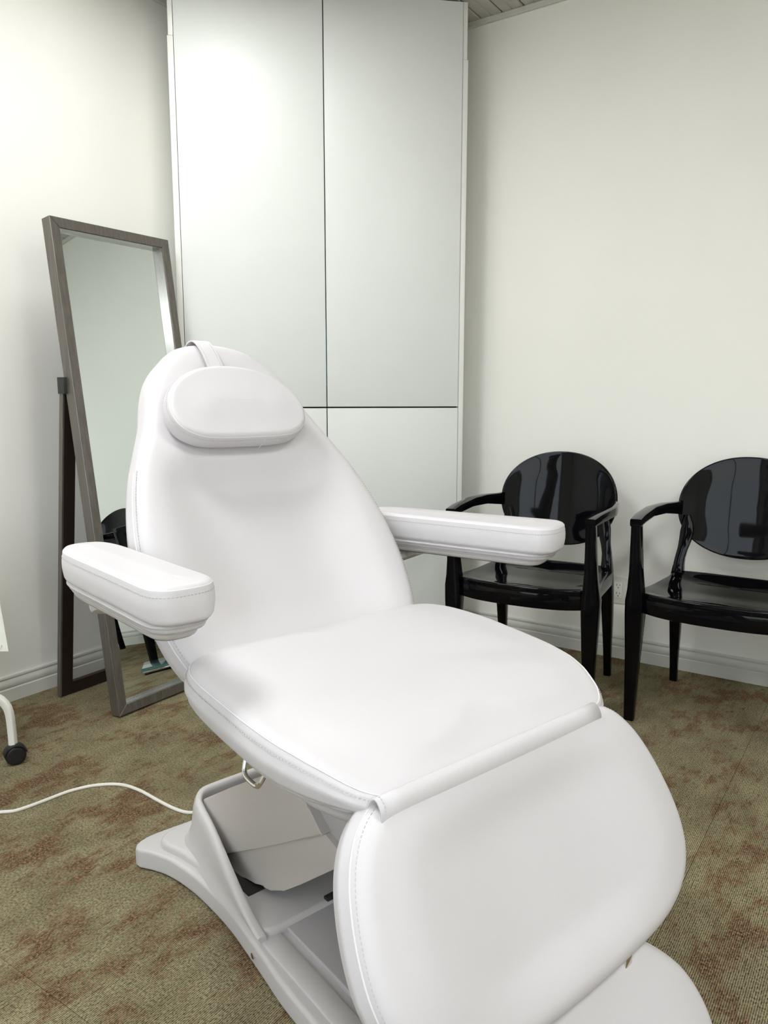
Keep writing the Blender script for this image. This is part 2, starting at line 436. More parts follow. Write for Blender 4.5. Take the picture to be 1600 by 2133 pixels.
# ------------------------------------------------------------------ wardrobe (diagonal in the corner)
CA = R(10.7)
WF = Vector((-.816, 3.121, 0))                 # front-left bottom corner
WW = 1.178
wr = empty('wardrobe', WF, CA, 'tall pale grey-white four-door wardrobe set across the corner up to the ceiling', 'wardrobe')
D = .30; HT = 2.655
TP = .022; SPLIT = 1.050
G().box((0, .004, 0), (TP, D, 2.44), .001).out('side_panel', M['cabedge'], wr)
G().box((WW-TP, .004, 0), (WW, D, 2.44), .001).out('side_panel', M['cabedge'], wr)
G().box((.004, .006, 2.4415), (TP, D, HT), .001).out('filler_panel', M['cabedge'], wr)
G().box((WW-TP, .006, 2.4415), (WW-.004, D, HT), .001).out('filler_panel', M['cabedge'], wr)
G().box((TP, D-.01, 0), (WW-TP, D, HT)).out('back_panel', M['cab'], wr, smooth=0)
G().box((TP, .03, 0), (WW-TP, D-.012, .012)).out('bottom_panel', M['cab'], wr, smooth=0)
G().box((TP+.001, .05, .012), (WW-TP-.001, .062, .06)).out('plinth', M['dark'], wr, smooth=0)
G().box((TP+.001, .03, SPLIT-.02), (WW-TP-.001, D-.012, SPLIT+.014)).out('shelf', M['dark'], wr, smooth=0)
G().box((WW/2-.012, .0225, .06), (WW/2+.012, .05, HT-.002)).out('divider', M['dark'], wr, smooth=0)
dw = (WW-2*TP)/2; gp = .0022
for i in range(2):
    x0 = TP+i*dw+gp; x1 = TP+(i+1)*dw-gp
    G().box((x0, 0, SPLIT+.003), (x1, .020, HT-.004), .0012).out('door', M['cab'], wr)
    G().box((x0, 0, .07), (x1, .020, SPLIT-.003), .0012).out('door', M['cab'], wr)
G().box((WW/2-.0016, .012, SPLIT+.09), (WW/2+.0016, .022, SPLIT+.32)).out('blue_film_strip', M['blue'], wr, smooth=0)

# ------------------------------------------------------------------ leaning mirror with easel stand
ME = R(56); TIL = R(7.7)
mr = empty('standing_mirror', (-.909, 2.506, 0), ME, 'tall standing mirror in brushed pewter frame on a dark easel leg beside the left wall', 'mirror')
MW, MH, FW, FD = .494, 1.692, .034, .045
# local: x along bottom edge, y backwards, z up; tilted plane
def mf(p):   # (x, height along frame, depth behind the front)
    y = p.y*math.sin(TIL)+p.z*math.cos(TIL); z = p.y*math.cos(TIL)-p.z*math.sin(TIL)
    return Vector((p.x, y, z+FD*math.sin(TIL)+.001))
def mpiece(x0, x1, y0, y1): return G().prism([(x0, y0), (x1, y0), (x1, y1), (x0, y1)], mf, 0, FD, .0015, 1)
g = G()
def mitre(poly): g.prism(poly, mf, 0, FD, .0012, 1)
for poly, nm in (([(0, 0), (FW, FW), (FW, MH-FW), (0, MH)], 'frame_side'), ([(MW, 0), (MW, MH), (MW-FW, MH-FW), (MW-FW, FW)], 'frame_side'),
                 ([(0, MH), (FW, MH-FW), (MW-FW, MH-FW), (MW, MH)], 'frame_top'), ([(0, 0), (MW, 0), (MW-FW, FW), (FW, FW)], 'frame_bottom')):
    G().prism(poly, mf, 0, FD, .0012, 1).out(nm, M['frame'], mr)
g = G()   # thin inner lip
for x0, x1, y0, y1 in ((FW, FW+.0012, FW, MH-FW), (MW-FW-.0012, MW-FW, FW, MH-FW), (FW+.0012, MW-FW-.0012, FW, FW+.0012), (FW+.0012, MW-FW-.0012, MH-FW-.0012, MH-FW)):
    g.prism([(x0, y0), (x1, y0), (x1, y1), (x0, y1)], mf, .004, .029, 0)
g.out('inner_lip', M['steel'], mr)
G().prism([(FW+.0005, FW+.0005), (MW-FW-.0005, FW+.0005), (MW-FW-.0005, MH-FW-.0005), (FW+.0005, MH-FW-.0005)], mf, .028, .032).out('mirror_glass', M['mirror'], mr, smooth=0)
G().prism([(FW, FW), (MW-FW, FW), (MW-FW, MH-FW), (FW, MH-FW)], mf, .033, .042).out('backing_board', M['darkwood'], mr, smooth=0)
# easel: U-shaped loop hinged at the back
hz = 1.13; hy = hz*math.tan(TIL)+FD+.012; fy = .344
def ef(p):   # x, along leg from floor up (0..1 length), depth
    L = math.hypot(hy-fy, hz); uy = (hy-fy)/L; uz = hz/L
    return Vector((p.x, fy+uy*p.y-uz*p.z*-1, uz*p.y+uy*p.z*-1 + .0))
EL = math.hypot(hy-fy, hz); LW = .046
for x0, x1 in ((0, LW), (MW-LW, MW)):
    G().prism([(x0, .004), (x1, .004), (x1, EL-.02), (x0, EL-.02)], ef, -.009, .009, .0012, 1).out('easel_leg', M['darkwood'], mr)
    G().prism([(x0-.006 if x0 < .1 else x1, .004), (x0 if x0 < .1 else x1+.006, .004), (x0 if x0 < .1 else x1+.006, EL-.02), (x0-.006 if x0 < .1 else x1, EL-.02)], ef, -.010, .010).out('leg_edging', M['frame'], mr, smooth=0)
G().prism([(LW+.0005, .004), (MW-LW-.0005, .004), (MW-LW-.0005, .05), (LW+.0005, .05)], ef, -.009, .009, .0012, 1).out('easel_rail', M['darkwood'], mr)
for x0 in (-.012, MW-.03):
    G().box((x0, hy-.024, hz-.025), (x0+.042, hy+.012, hz+.03), .001).out('hinge', M['ink'], mr)

# ------------------------------------------------------------------ treatment chair
TH = R(40.5)
tc_ = empty('treatment_chair', (-.130, 1.4327, 0), TH, 'white upholstered reclining treatment chair on a moulded electric base, centre of the room', 'treatment chair')
LE, LU, SE, ST, PL = M['leather'], M['leather_under'], M['seam'], M['stitch'], M['plastic']

# --- seat
def seat_z(x, y):
    pts = [(-.60, .545), (-.50, .578), (-.475, .585), (-.44, .602), (-.40, .618), (-.36, .628), (-.30, .636), (-.15, .650), (0, .658), (.1, .66)]
    for (a, za), (c, zc) in zip(pts, pts[1:]):
        if y <= c:
            t = max(0, (y-a)/(c-a)); return za+(zc-za)*t
    return pts[-1][1]
seat_hw = [(.015, .0), (.013, .17), (.002, .262), (-.035, .302), (-.10, .318), (-.20, .322), (-.30, .320), (-.37, .308), (-.42, .288), (-.455, .264), (-.474, .225), (-.480, .12), (-.481, .0)]
so = symoutline(seat_hw, 200, .012)
def seat_top(x, y, f):
    xx = (x-.012)/.31
    crown = .017*(1-abs(xx)**2.2)
    dish = -.009*math.exp(-((x-.012)/.17)**2)*sst(-.40, -.24, y)*(1-sst(-.10, .0, y))
    wr_ = .0022*math.sin((y+.4*x)*38)*math.exp(-((x-.17)/.1)**2-((y+.30)/.08)**2)
    return crown+dish+wr_
seat = Cushion(so, .070, .020, .022, ((.012, -.36), (.012, -.12)), lambda p: Vector(p), seat_top, zoff=seat_z, bulge=.004, nin=18, zbot=lambda x, y: .562+.028*sst(-.35, 0, y)-.004*sst(-.35, -.5, y))
seat_o = seat.build('seat', LE, tc_)
def idx_range(o, f): return [i for i, p in enumerate(o) if f(p)]
def side_run(cu, cond, ins, h):
    n = len(cu.o); ids = [i for i in range(n) if cond(cu.o[i])]
    # rotate so the run is contiguous
    st = [i for i in ids if (i-1) % n not in ids]
    st = st[0] if st else ids[0]; run = []; i = st
    while i % n in ids and len(run) < len(ids): run.append(i % n); i += 1
    return [cu.pt(cu.o[k], ins, h, 0, True) for k in run]
for s in (-1, 1):
    cond = lambda p, s=s: (p.x-.012)*s > .20 and p.y < .01
    tubeline(side_run(seat, cond, .0052, -.0058), .0013, 'seam', SE, seat_o)
    stitches(side_run(seat, cond, -.0012, -.0165), 'stitching', ST, seat_o)
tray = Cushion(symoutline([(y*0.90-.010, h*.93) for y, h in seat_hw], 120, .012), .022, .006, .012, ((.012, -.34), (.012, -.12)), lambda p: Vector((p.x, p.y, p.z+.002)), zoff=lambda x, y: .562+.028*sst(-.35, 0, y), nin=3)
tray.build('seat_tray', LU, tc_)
# underside upholstery below the seat front
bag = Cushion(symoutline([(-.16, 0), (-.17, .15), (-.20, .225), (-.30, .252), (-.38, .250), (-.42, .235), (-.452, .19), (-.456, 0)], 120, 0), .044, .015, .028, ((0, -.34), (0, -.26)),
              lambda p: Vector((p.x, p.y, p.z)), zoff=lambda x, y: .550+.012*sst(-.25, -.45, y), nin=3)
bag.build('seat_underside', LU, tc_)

# --- backrest
PB = R(55); sB = Vector((0, math.cos(PB), math.sin(PB))); nB = Vector((0, -math.sin(PB), math.cos(PB)))
bf = planef((-.004, -.017, .640), (1, 0, 0), sB, nB)
back_hw = [(-.075, 0), (-.072, .12), (-.055, .195), (-.015, .250), (.03, .274), (.09, .288), (.16, .294), (.24, .290), (.32, .275), (.39, .254), (.45, .228), (.51, .201), (.57, .181), (.62, .157), (.66, .122), (.695, .078), (.710, 0)]
bo = symoutline(back_hw, 240)
def back_top(x, y, f):
    a = -.042*math.exp(-(abs(x)/.185)**4)*(sst(.455, .34, y) if y > .2 else sst(-.05, .10, y))
    hd = .006*sst(.42, .52, y)-.010*math.exp(-(abs(x)/.12)**2)*sst(.42, .5, y)*sst(.70, .60, y)
    return a+hd+.006
back = Cushion(bo, .085, .030, .030, ((0, .17), (0, .50)), bf, back_top, bulge=.003, nin=22)
back_o = back.build('backrest', LE, tc_)
for s in (-1, 1):
    cond = lambda p, s=s: p.x*s > .12 and -.04 < p.y < .40
    tubeline(side_run(back, cond, .0012, -.021), .0013, 'seam', SE, back_o)
    stitches(side_run(back, cond, .0045, -.0125), 'stitching', ST, back_o)
# --- headrest pillow
def pf(p):
    q = bf(Vector((p.x, p.y, p.z))); return q
pil_hw = [(.421, 0), (.4215, .06), (.428, .108), (.450, .142), (.485, .155), (.525, .147), (.562, .118), (.588, .072), (.597, .028), (.598, 0)]
po = symoutline(pil_hw, 160, -.022)
pil = Cushion(po, .050, .012, .014, ((-.07, .505), (.03, .505)), lambda p: bf(Vector((p.x, p.y, p.z+.060))), lambda x, y, f: .006, bulge=.002, nin=12)
pil_o = pil.build('head_pillow', LE, tc_)
full = [pil.pt(p, .0020, -.0065, 0, True) for p in po]; tubeline(full+[full[0]], .0010, 'seam', SE, pil_o, closed=True)
full = [pil.pt(p, -.0008, -.014, 0, True) for p in po]; stitches(full+[full[0]], 'stitching', ST, pil_o, step=.0055, dash=.003, r=.0005)
jn = [pil.pt(p, -.0012, h, 0, True) for h in (-.046, -.036, -.026, -.016) for p in [min(po, key=lambda q: (q.y-.421)**2*4+(q.x-.012)**2)]]
tubeline(jn, .0009, 'seam', SE, pil_o)
def strip(path, width, thick, wdir, name, mat, parent):
    wd = Vector(wdir); g = G(); n = len(path); vs = []
    for i, p in enumerate(path):
        t = (path[min(i+1, n-1)]-path[max(i-1, 0)]).normalized(); nn = t.cross(wd).normalized()
        for a, c in ((-1, -1), (1, -1), (1, 1), (-1, 1)): vs.append(p+wd*(a*width/2)+nn*(c*thick/2))
    fs = [(i*4+j, i*4+(j+1) % 4, i*4+4+(j+1) % 4, i*4+4+j) for i in range(n-1) for j in range(4)]+[(0, 1, 2, 3), tuple(range(4*n-1, 4*n-5, -1))]
    return g.add(vs, fs).out(name, mat, parent)
sp = [bf(Vector((x, y, h))) for x, y, h in ((-.018, .575, .018), (-.018, .61, .016), (-.018, .645, .014), (-.019, .675, .010), (-.020, .700, .001), (-.020, .715, -.018), (-.020, .717, -.05), (-.020, .705, -.086), (-.020, .66, -.092))]
sp = spline(sp, 30)
strap = strip(sp, .037, .0028, (1, 0, 0), 'strap', LE, pil_o)
for s in (-1, 1): stitches([p+Vector((s*.0135, 0, 0))+nB*.0017 for p in sp[:14]], 'stitching', ST, pil_o, step=.005, dash=.0028, r=.0004)

# --- leg rest
PG = R(60); sG = Vector((0, -math.cos(PG), -math.sin(PG))); nG = Vector((0, -math.sin(PG), math.cos(PG)))
gf = planef((.004, -.482, .584), (1, 0, 0), sG, nG)
leg_hw = [(-.014, 0), (-.0135, .16), (-.010, .232), (.006, .270), (.036, .299), (.08, .320), (.14, .333), (.20, .335), (.25, .322), (.288, .292), (.315, .245), (.331, .18), (.338, .08), (.339, 0)]
lo = symoutline(leg_hw, 220)
def leg_top(x, y, f):
    return -.022*math.exp(-(abs(x)/.20)**3)*sst(-.02, .10, y)*(1-.5*sst(.24, .33, y))+.012
lg = Cushion(lo, .075, .026, .026, ((-.13, .165), (.13, .165)), gf, leg_top, bulge=.004, nin=20)
lg_o = lg.build('leg_rest', LE, tc_)
for s in (-1, 1):
    cond = lambda p, s=s: p.x*s > .235 and p.y < .33
    tubeline(side_run(lg, cond, .0012, -.019), .0013, 'seam', SE, lg_o)
    stitches(side_run(lg, cond, .0045, -.0115), 'stitching', ST, lg_o)
# --- foot rest
PF = R(58); sF = Vector((0, -math.cos(PF), -math.sin(PF))); nF = Vector((0, -math.sin(PF), math.cos(PF)))
o0 = gf(Vector((0, .335, -.030)))
ff = planef((-.002, o0.y, o0.z), (1, 0, 0), sF, nF)
fo = symoutline([(-.03, 0), (-.028, .08), (-.018, .135), (0, .165), (.03, .20), (.07, .232), (.12, .247), (.17, .242), (.205, .21), (.222, .14), (.226, 0)], 160)
ft = Cushion(fo, .045, .022, .02, ((-.08, .10), (.08, .10)), ff, lambda x, y, f: -.014*math.exp(-(abs(x)/.15)**3)+.008, nin=14)
ft_o = ft.build('foot_rest', LE, tc_)
for s in (-1, 1): tubeline(side_run(ft, lambda p, s=s: p.x*s > .12, .001, -.016), .0012, 'seam', SE, ft_o)
G().box((.10, o0.y-.008, o0.z-.02), (.118, o0.y+.03, o0.z+.006), .002).out('foot_rest_bracket', M['chrome'], tc_)

# --- hinge flap between seat and leg rest
prof = spline([(0, -.425, .569), (0, -.448, .566), (0, -.459, .571), (0, -.465, .584), (0, -.475, .5935), (0, -.485, .588), (0, -.490, .572), (0, -.484, .540)], 26)
g = G(); nU = 12; vs = []
for i in range(nU+1):
    u = -.252+(.252+.224)*i/nU
    for p in prof: vs.append(Vector((u, p.y, p.z)))
np_ = len(prof)
fs = [(i*np_+j, i*np_+j+1, (i+1)*np_+j+1, (i+1)*np_+j) for i in range(nU) for j in range(np_-1)]
flap = g.add(vs, fs).out('hinge_flap', LE, tc_, smooth=180)
sm = flap.modifiers.new('thickness', 'SOLIDIFY'); sm.thickness = .003; sm.offset = 0
stitches([Vector((-.245, p.y-.0008, p.z+.0022)) for p in prof[6:]], 'stitching', ST, flap, step=.0055, dash=.003, r=.0005)

# --- armrests
def armrest(xc, yc, z, rot, length, w0, w1, mirror=1):
    c_, s_ = math.cos(rot), math.sin(rot)
    def fr(p): return Vector((xc+p.x*c_-p.y*s_, yc+p.x*s_+p.y*c_, z+p.z))
    L2 = length/2
    hw = [(-L2, 0), (-L2+.002, w0*.45), (-L2+.012, w0*.76), (-L2+.038, w0*.98), (-L2+.12, w0*.98), (0, (w0+w1)/2), (L2-.10, w1*1.02), (L2-.045, w1*.92), (L2-.014, w1*.66), (L2-.002, w1*.3), (L2, 0)]
    o = symoutline(hw, 160)
    cu = Cushion(o, .060, .010, .012, ((0, -L2+.06), (0, L2-.06)), fr, lambda x, y, f: .006, bulge=.002, nin=8)
    a = cu.build('armrest', LE, tc_)
    ln = [cu.pt(p, .0018, -.0060, 0, True) for p in o]; tubeline(ln+[ln[0]], .0013, 'seam', SE, a, closed=True)
    ln = [cu.pt(p, -.0010, -.0150, 0, True) for p in o]; stitches(ln+[ln[0]], 'stitching', ST, a, step=.0058, dash=.0033, r=.0005)
    # upholstered lower lip and moulded shell
    hw2 = [(y*.95+.004, h*.88) for y, h in hw]
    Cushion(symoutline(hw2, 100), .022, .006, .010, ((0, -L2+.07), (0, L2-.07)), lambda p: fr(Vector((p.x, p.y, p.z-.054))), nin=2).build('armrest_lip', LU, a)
    hw3 = [(y*.90+.008, h*.74) for y, h in hw]
    Cushion(symoutline(hw3, 100), .020, .004, .013, ((0, -L2+.08), (0, L2-.08)), lambda p: fr(Vector((p.x, p.y, p.z-.070))), nin=2).build('armrest_shell', PL, a)
    return fr
frL = armrest(-.350, .036, .832, R(1), .430, .054, .051)
frR = armrest(.428, .035, .828, R(18), .480, .064, .054)
for fr, s in ((frL, -1), (frR, 1)):         # brackets joining the armrests to the backrest
    p0 = fr(Vector((0, .13, -.086))); p1 = Vector((s*.245, .118, .735))
    sweep(spline([p0+Vector((0, -.03, .012)), p0+Vector((0, .02, -.008)), (p0+p1)/2+Vector((0, .035, -.01)), p1], 14), [(.03, .05)]*14, PL, 'armrest_bracket', tc_)

# --- base
UC = .052
base_hw = [(-.62, 0), (-.615, .16), (-.58, .225), (-.52, .245), (-.40, .235), (-.25, .226), (-.12, .219), (-.03, .208), (.05, .198), (.13, .190), (.21, .188), (.30, .192), (.38, .206), (.43, .226), (.460, .244), (.480, .243), (.495, .224), (.501, .19), (.500, .12), (.498, .05), (.498, 0)]
bcu = Cushion(symoutline(base_hw, 220, UC), .046, .009, .004, ((UC, -.42), (UC, .32)), lambda p: Vector((p.x, p.y, p.z+.050)), nin=4, bulge=0)
base = bcu.build('base', PL, tc_)
step_hw = [(.0, 0), (.0, .13), (.004, .17), (.02, .188), (.07, .183), (.13, .177), (.21, .174), (.30, .176), (.36, .184), (.40, .195), (.428, .200), (.450, .190), (.463, .16), (.468, .10), (.469, 0)]
Cushion(symoutline(step_hw, 200, UC), .022, .012, .002, ((UC, .16), (UC, .32)), lambda p: Vector((p.x, p.y, p.z+.069)), nin=4, bulge=0).build('base_step', PL, base)
# tower: U-shaped rim rising to the back
path = spline([(-.1915, .0, 0), (-.188, .05, 0), (-.176, .15, 0), (-.162, .25, 0), (-.155, .315, 0), (-.148, .342, 0), (-.125, .362, 0), (-.09, .367, 0), (0, .368, 0), (.09, .367, 0), (.125, .362, 0), (.148, .342, 0), (.155, .315, 0), (.162, .25, 0), (.176, .15, 0), (.188, .05, 0), (.1915, .0, 0)], 130)
vs = []; ns = 11
for i, p in enumerate(path):
    t = (path[min(i+1, 129)]-path[max(i-1, 0)]).normalized(); on = Vector((-t.y, t.x, 0))      # outward
    zt = .060+.140*sst(-.06, .40, p.y)*1.0+.005*sst(.3, .37, p.y); zt = min(zt, .060+.142)
    H = zt-.05
    fl_ = .020*min(1, H/.1); rf = Vector((0, 1, 0))*(.068*sst(.27, .365, p.y))
    prof = [(fl_, 0), (fl_*.62, H*.18), (fl_*.33+.002, H*.45), (.008+fl_*.06, H*.8), (.006, H*.95), (.002, H), (-.006, H), (-.010, H*.985), (-.011, H*.93), (-.011, H*.5), (-.011, 0)]
    for k_, (d, h) in enumerate(prof): q = p+on*d+rf*(1, .62, .30, .06, 0, 0, 0, 0, 0, 0, 0)[k_]; vs.append(Vector((q.x+UC, q.y, .05+h)))
fs = [(i*ns+j, i*ns+(j+1) % ns, (i+1)*ns+(j+1) % ns, (i+1)*ns+j) for i in range(129) for j in range(ns)]+[tuple(range(ns)), tuple(range(130*ns-1, 129*ns-1, -1))]
obj('base_tower', vs, fs, PL, base, smooth=60)
# front plate, rails
Cushion(symoutline([(-.56, 0), (-.555, .12), (-.53, .155), (-.40, .150), (-.2, .142), (0, .134), (.06, .132), (.10, .130), (.112, .124), (.116, .11), (.117, 0)], 140, UC), .012, .004, .002, ((UC, -.4), (UC, 0)), lambda p: Vector((p.x, p.y, p.z+.059)), nin=3, bulge=0).build('base_plate', M['plastic3'], base)
for s in (-1, 1):
    pth = spline([(UC+s*.168, .02, .050), (UC+s*.176, -.15, .050), (UC+s*.186, -.32, .050), (UC+s*.196, -.52, .050)], 20)
    sweep(pth, [(.044, .010)]*20, PL, 'base_rail', base, round_=.9)
G().box((UC-.15, .119, .0505), (UC+.15, .352, .072), .001).out('base_dark_hollow', M['dark'], base)  # black block standing in for the shade inside the hollow base
G().box((UC-.128, .205, .067), (UC-.12, .215, .14), .001).out('chassis_bracket', M['chrome'], base)
sg = G()
def disc(g, c, ax, r, h, n=20):
    ax = Vector(ax).normalized(); u = ax.orthogonal().normalized(); v = ax.cross(u); c = Vector(c)
    vs = [c+u*math.cos(2*math.pi*i/n)*r+v*math.sin(2*math.pi*i/n)*r+ax*k for k in (0, h) for i in range(n)]
    return g.add(vs, [tuple(range(n))[::-1], tuple(range(n, 2*n))]+[(i, (i+1) % n, n+(i+1) % n, n+i) for i in range(n)])
disc(sg, (UC-.2035, .012, .026), (-1, .05, 0), .006, .003).out('screw', M['chrome'], base)
# lift covers (rise from the rear of the base towards the seat front)
def xf(p): return Vector((p.z, p.x, p.y))     # prism polygon in (v,z), extruded along u
def sm_poly(poly): return poly
G().prism([(.335, .190), (.200, .275), (.068, .352), (.005, .392), (-.03, .395), (-.085, .352), (-.13, .317), (.05, .2115), (.24, .100), (.335, .095)], xf, UC-.138, UC+.138, .004).out('upper_lift_cover', M['plastic2'], tc_)
G().prism([(.32, .14), (.31, .062), (.222, .062), (.188, .066), (.160, .080), (.125, .093), (.090, .094), (.065, .100), (.015, .128), (-.05, .177), (-.165, .268), (-.175, .30), (-.12, .318), (.05, .215)], xf, UC-.130, UC+.130, .006).out('lower_lift_cover', M['plastic2'], tc_)
G().prism([(.04, .36), (-.10, .30), (-.165, .262), (-.20, .262), (-.33, .34), (-.42, .46), (-.44, .52), (-.18, .535), (.02, .50)], xf, UC-.118, UC+.118, .010).out('link_cover', M['plastic3'], tc_)  # underside shade put into its darker plastic colour
G().box((.015, -.005, .071), (.085, .010, .078), .002).out('base_slot', M['ink'], base)  # black box drawn for the dark slot at the plate
sweep([Vector((UC, .12, .39)), Vector((UC, .06, .57))], [(.12, .05)]*2, M['plastic3'], 'seat_post', tc_)
# metal loop under the seat edge
lp = spline([(-.236, -.150, .553), (-.246, -.152, .535), (-.256, -.158, .512), (-.258, -.168, .503), (-.258, -.196, .500), (-.258, -.208, .508), (-.248, -.214, .530), (-.238, -.216, .550)], 40)
sweep(lp, .0042, M['chrome'], 'metal_loop', tc_, segs=10)
# power cable over the carpet
ci = Matrix.Rotation(-TH, 3, 'Z'); co = Vector((-.130, 1.4327, 0))
cab = [(-1.35, 1.80), (-1.15, 1.87), (-1.024, 1.899), (-.986, 1.906), (-.951, 1.935), (-.914, 1.975), (-.877, 2.012), (-.82, 2.042), (-.751, 2.046), (-.687, 2.014), (-.617, 1.958), (-.559, 1.915), (-.515, 1.897), (-.46, 1.885), (-.425, 1.862)]
cp = spline([ci @ (Vector((x, y, .0042 if i < 13 else .02))-co) for i, (x, y) in enumerate(cab)], 90)
sweep(cp, .0046, M['cable'], 'power_cable', tc_, segs=8)

# ------------------------------------------------------------------ black armchairs
BK = M['black']
def make_armchair():
    t = empty('armchair', (0, 0, 0), 0)
    # local: x across, y towards the wall, z up; front feet at y=0
    seat_pts = []
    def sz(x, y): return -.010*sst(0, .2, y)+.012*sst(.33, .42, y)
    sh = [(-.045, 0), (-.040, .10), (-.022, .19), (.005, .236), (.05, .246), (.15, .243), (.30, .232), (.38, .222), (.405, .20), (.415, .12), (.417, 0)]
    cu = Cushion(symoutline(sh, 120), .022, .006, .005, ((0, .10), (0, .30)), lambda p: Vector((p.x, p.y, p.z+.452)), lambda x, y, f: -.012, zoff=lambda x, y: sz(x, y), nin=8, bulge=0)
    cu.build('seat', BK, t)
    # aprons
    fr_ = spline([(-.232, .004, .412), (-.16, -.022, .409), (-.08, -.034, .408), (0, -.037, .408), (.08, -.034, .408), (.16, -.022, .409), (.232, .004, .412)], 22)
    sweep(fr_, [(.014, .058)]*22, BK, 'apron', t)
    for s in (-1, 1): sweep([Vector((s*.238, .02, .410)), Vector((s*.228, .40, .408))], [(.014, .05)]*2, BK, 'apron', t)
    sweep([Vector((-.21, .405, .412)), Vector((.21, .405, .412))], [(.014, .045)]*2, BK, 'apron', t)
    for s in (-1, 1):
        # front leg running on into the arm post
        z = [0, .2, .37, .42, .46, .52, .62, .686]
        w = [(.033, .033), (.044, .042), (.060, .054), (.062, .056), (.050, .050), (.040, .044), (.034, .040), (.030, .038)]
        pth = [Vector((s*(.250-.004*q/.7), .004-.038*max(0, (q-.42))/.28-.0*q, q)) for q in z]
        sweep(pth, w, BK, 'leg', t, up=(0, 1, 0))
        # rear leg sweeping up into the shell
        pth = spline([(s*.218, .470, 0), (s*.216, .445, .2), (s*.213, .418, .37), (s*.211, .408, .44), (s*.207, .415, .50), (s*.196, .424, .56), (s*.190, .428, .61), (s*.192, .430, .66)], 22)
        ww = [(.027+.019*sst(0, .38, p.z)-.012*sst(.42, .50, p.z)+.014*sst(.52, .60, p.z)-.03*sst(.61, .66, p.z), .030+.016*sst(0, .38, p.z)-.030*sst(.42, .58, p.z)) for p in pth]
        sweep(pth, ww, BK, 'leg', t, up=(0, 1, 0))
        # armrest
        pth = [Vector(p) for p in ((s*.246, -.048, .690), (s*.252, .02, .695), (s*.262, .165, .698), (s*.263, .195, .698), (s*.250, .30, .697), (s*.222, .385, .690), (s*.216, .425, .688))]
        ww = [(.036, .026), (.038, .030), (.038, .032), (.038, .034), (.034, .038), (.022, .046), (.012, .052)]
        sweep(pth, ww, BK, 'armrest', t)
    # oval shell back, curved
    ov = []
    for i in range(140):
        a = 2*math.pi*i/140; cx, sy = math.cos(a), math.sin(a); e = 2/2.15
        ov.append(Vector((.228*math.copysign(abs(cx)**e, cx), .694+.185*math.copysign(abs(sy)**e, sy), 0)))
    def sf(p):
        x, zz, h = p.x, p.y, p.z
        y0 = .462+.085*(zz-.52)/.36*.6-.055*(x/.232)**2
        sl = -.11*x/.232/.232*1.0
        nrm = Vector((.4745*x/.232*.9, -1, 0)).normalized() if False else Vector((-.47*x/.232, -1, .14)).normalized()
        q = Vector((x, y0, zz)); return q+nrm*h
    Cushion(ov, .014, .0045, .0045, ((-.03, .70), (.03, .70)), sf, lambda x, y, f: -.004, nin=12, bulge=0).build('backrest', BK, t)
    return t
def dup(root):
    r = root.copy(); COL.objects.link(r)
    for ch in list(root.children):
        c = ch.copy(); COL.objects.link(c); c.parent = r
        for g_ in ch.children: d = g_.copy(); COL.objects.link(d); d.parent = c
    return r
ac1 = make_armchair()
ac2 = dup(ac1)
R2 = ROOMROT
F2 = Vector((.841, 2.502, 0))+W*.250
ac2.location = F2; ac2.rotation_euler = (0, 0, R2)
RR1 = Vector((.89, 2.929, 0)); rot1 = ROOMROT+R(6)
X1 = Vector((math.cos(rot1), math.sin(rot1), 0)); Y1 = Vector((-math.sin(rot1), math.cos(rot1), 0))
ac1.location = RR1-X1*.218-Y1*.470; ac1.rotation_euler = (0, 0, rot1)
for o, l in ((ac1, 'glossy black oval-backed armchair nearer the wardrobe, partly behind the white padded armrest'), (ac2, 'glossy black oval-backed armchair cut off by the right edge of the photo')):
    o['label'] = l; o['category'] = 'chair'; o['group'] = 'black armchairs along the wall'

# ------------------------------------------------------------------ wall outlet
oc = W*0+Vector((0, 0, 0))
op = empty('wall_outlet', (0, 0, 0), ROOMROT, 'double wall socket on a wide plate with marker writing between the two black chairs', 'outlet')
OW = W.dot(Vector((.978, 3.129, 0)))
op.location = rp(OW, NB, .292)
G().box((-.058, -.006, -.0575), (.058, 0, .0575), .002).out('plate', M['outlet'], op)
G().box((-.0175, -.009, -.034), (.0175, -.0055, .034), .0015).out('socket_face', M['outlet2'], op)
for zc in (-.0175, .0175):
    g = G()
    g.box((-.0078, -.0096, zc+.001), (-.0056, -.0088, zc+.010)); g.box((.0056, -.0096, zc+.002), (.0074, -.0088, zc+.009))
    disc(g, (0, -.0088, zc-.006), (0, -1, 0), .0024, .0008, 10)
    g.out('socket_slots', M['hole'], op, smooth=0)
for zc in (-.048, .048): disc(G(), (0, -.0058, zc), (0, -1, 0), .0025, .0008, 12).out('screw', M['cabedge'], op)
tx = bpy.data.curves.new('writing', 'FONT'); tx.body = 'CKT#48'; tx.size = .0165; tx.extrude = .0002; tx.offset = .0002; tx.align_x = 'CENTER'; tx.align_y = 'CENTER'; tx.shear = .25
to = bpy.data.objects.new('writing_tmp', tx); COL.objects.link(to)
dg = bpy.context.evaluated_depsgraph_get(); me = bpy.data.meshes.new_from_object(to.evaluated_get(dg))
bpy.data.objects.remove(to); me.name = 'marker_writing'; me.materials.clear(); me.materials.append(M['ink'])
wo_ = bpy.data.objects.new('marker_writing', me); COL.objects.link(wo_); wo_.parent = op
wo_.location = (-.026, -.0063, -.010); wo_.matrix_local = Matrix.Translation((-.026, -.0063, -.010)) @ Matrix.Rotation(R(90), 4, 'X') @ Matrix.Rotation(R(90), 4, 'Z')

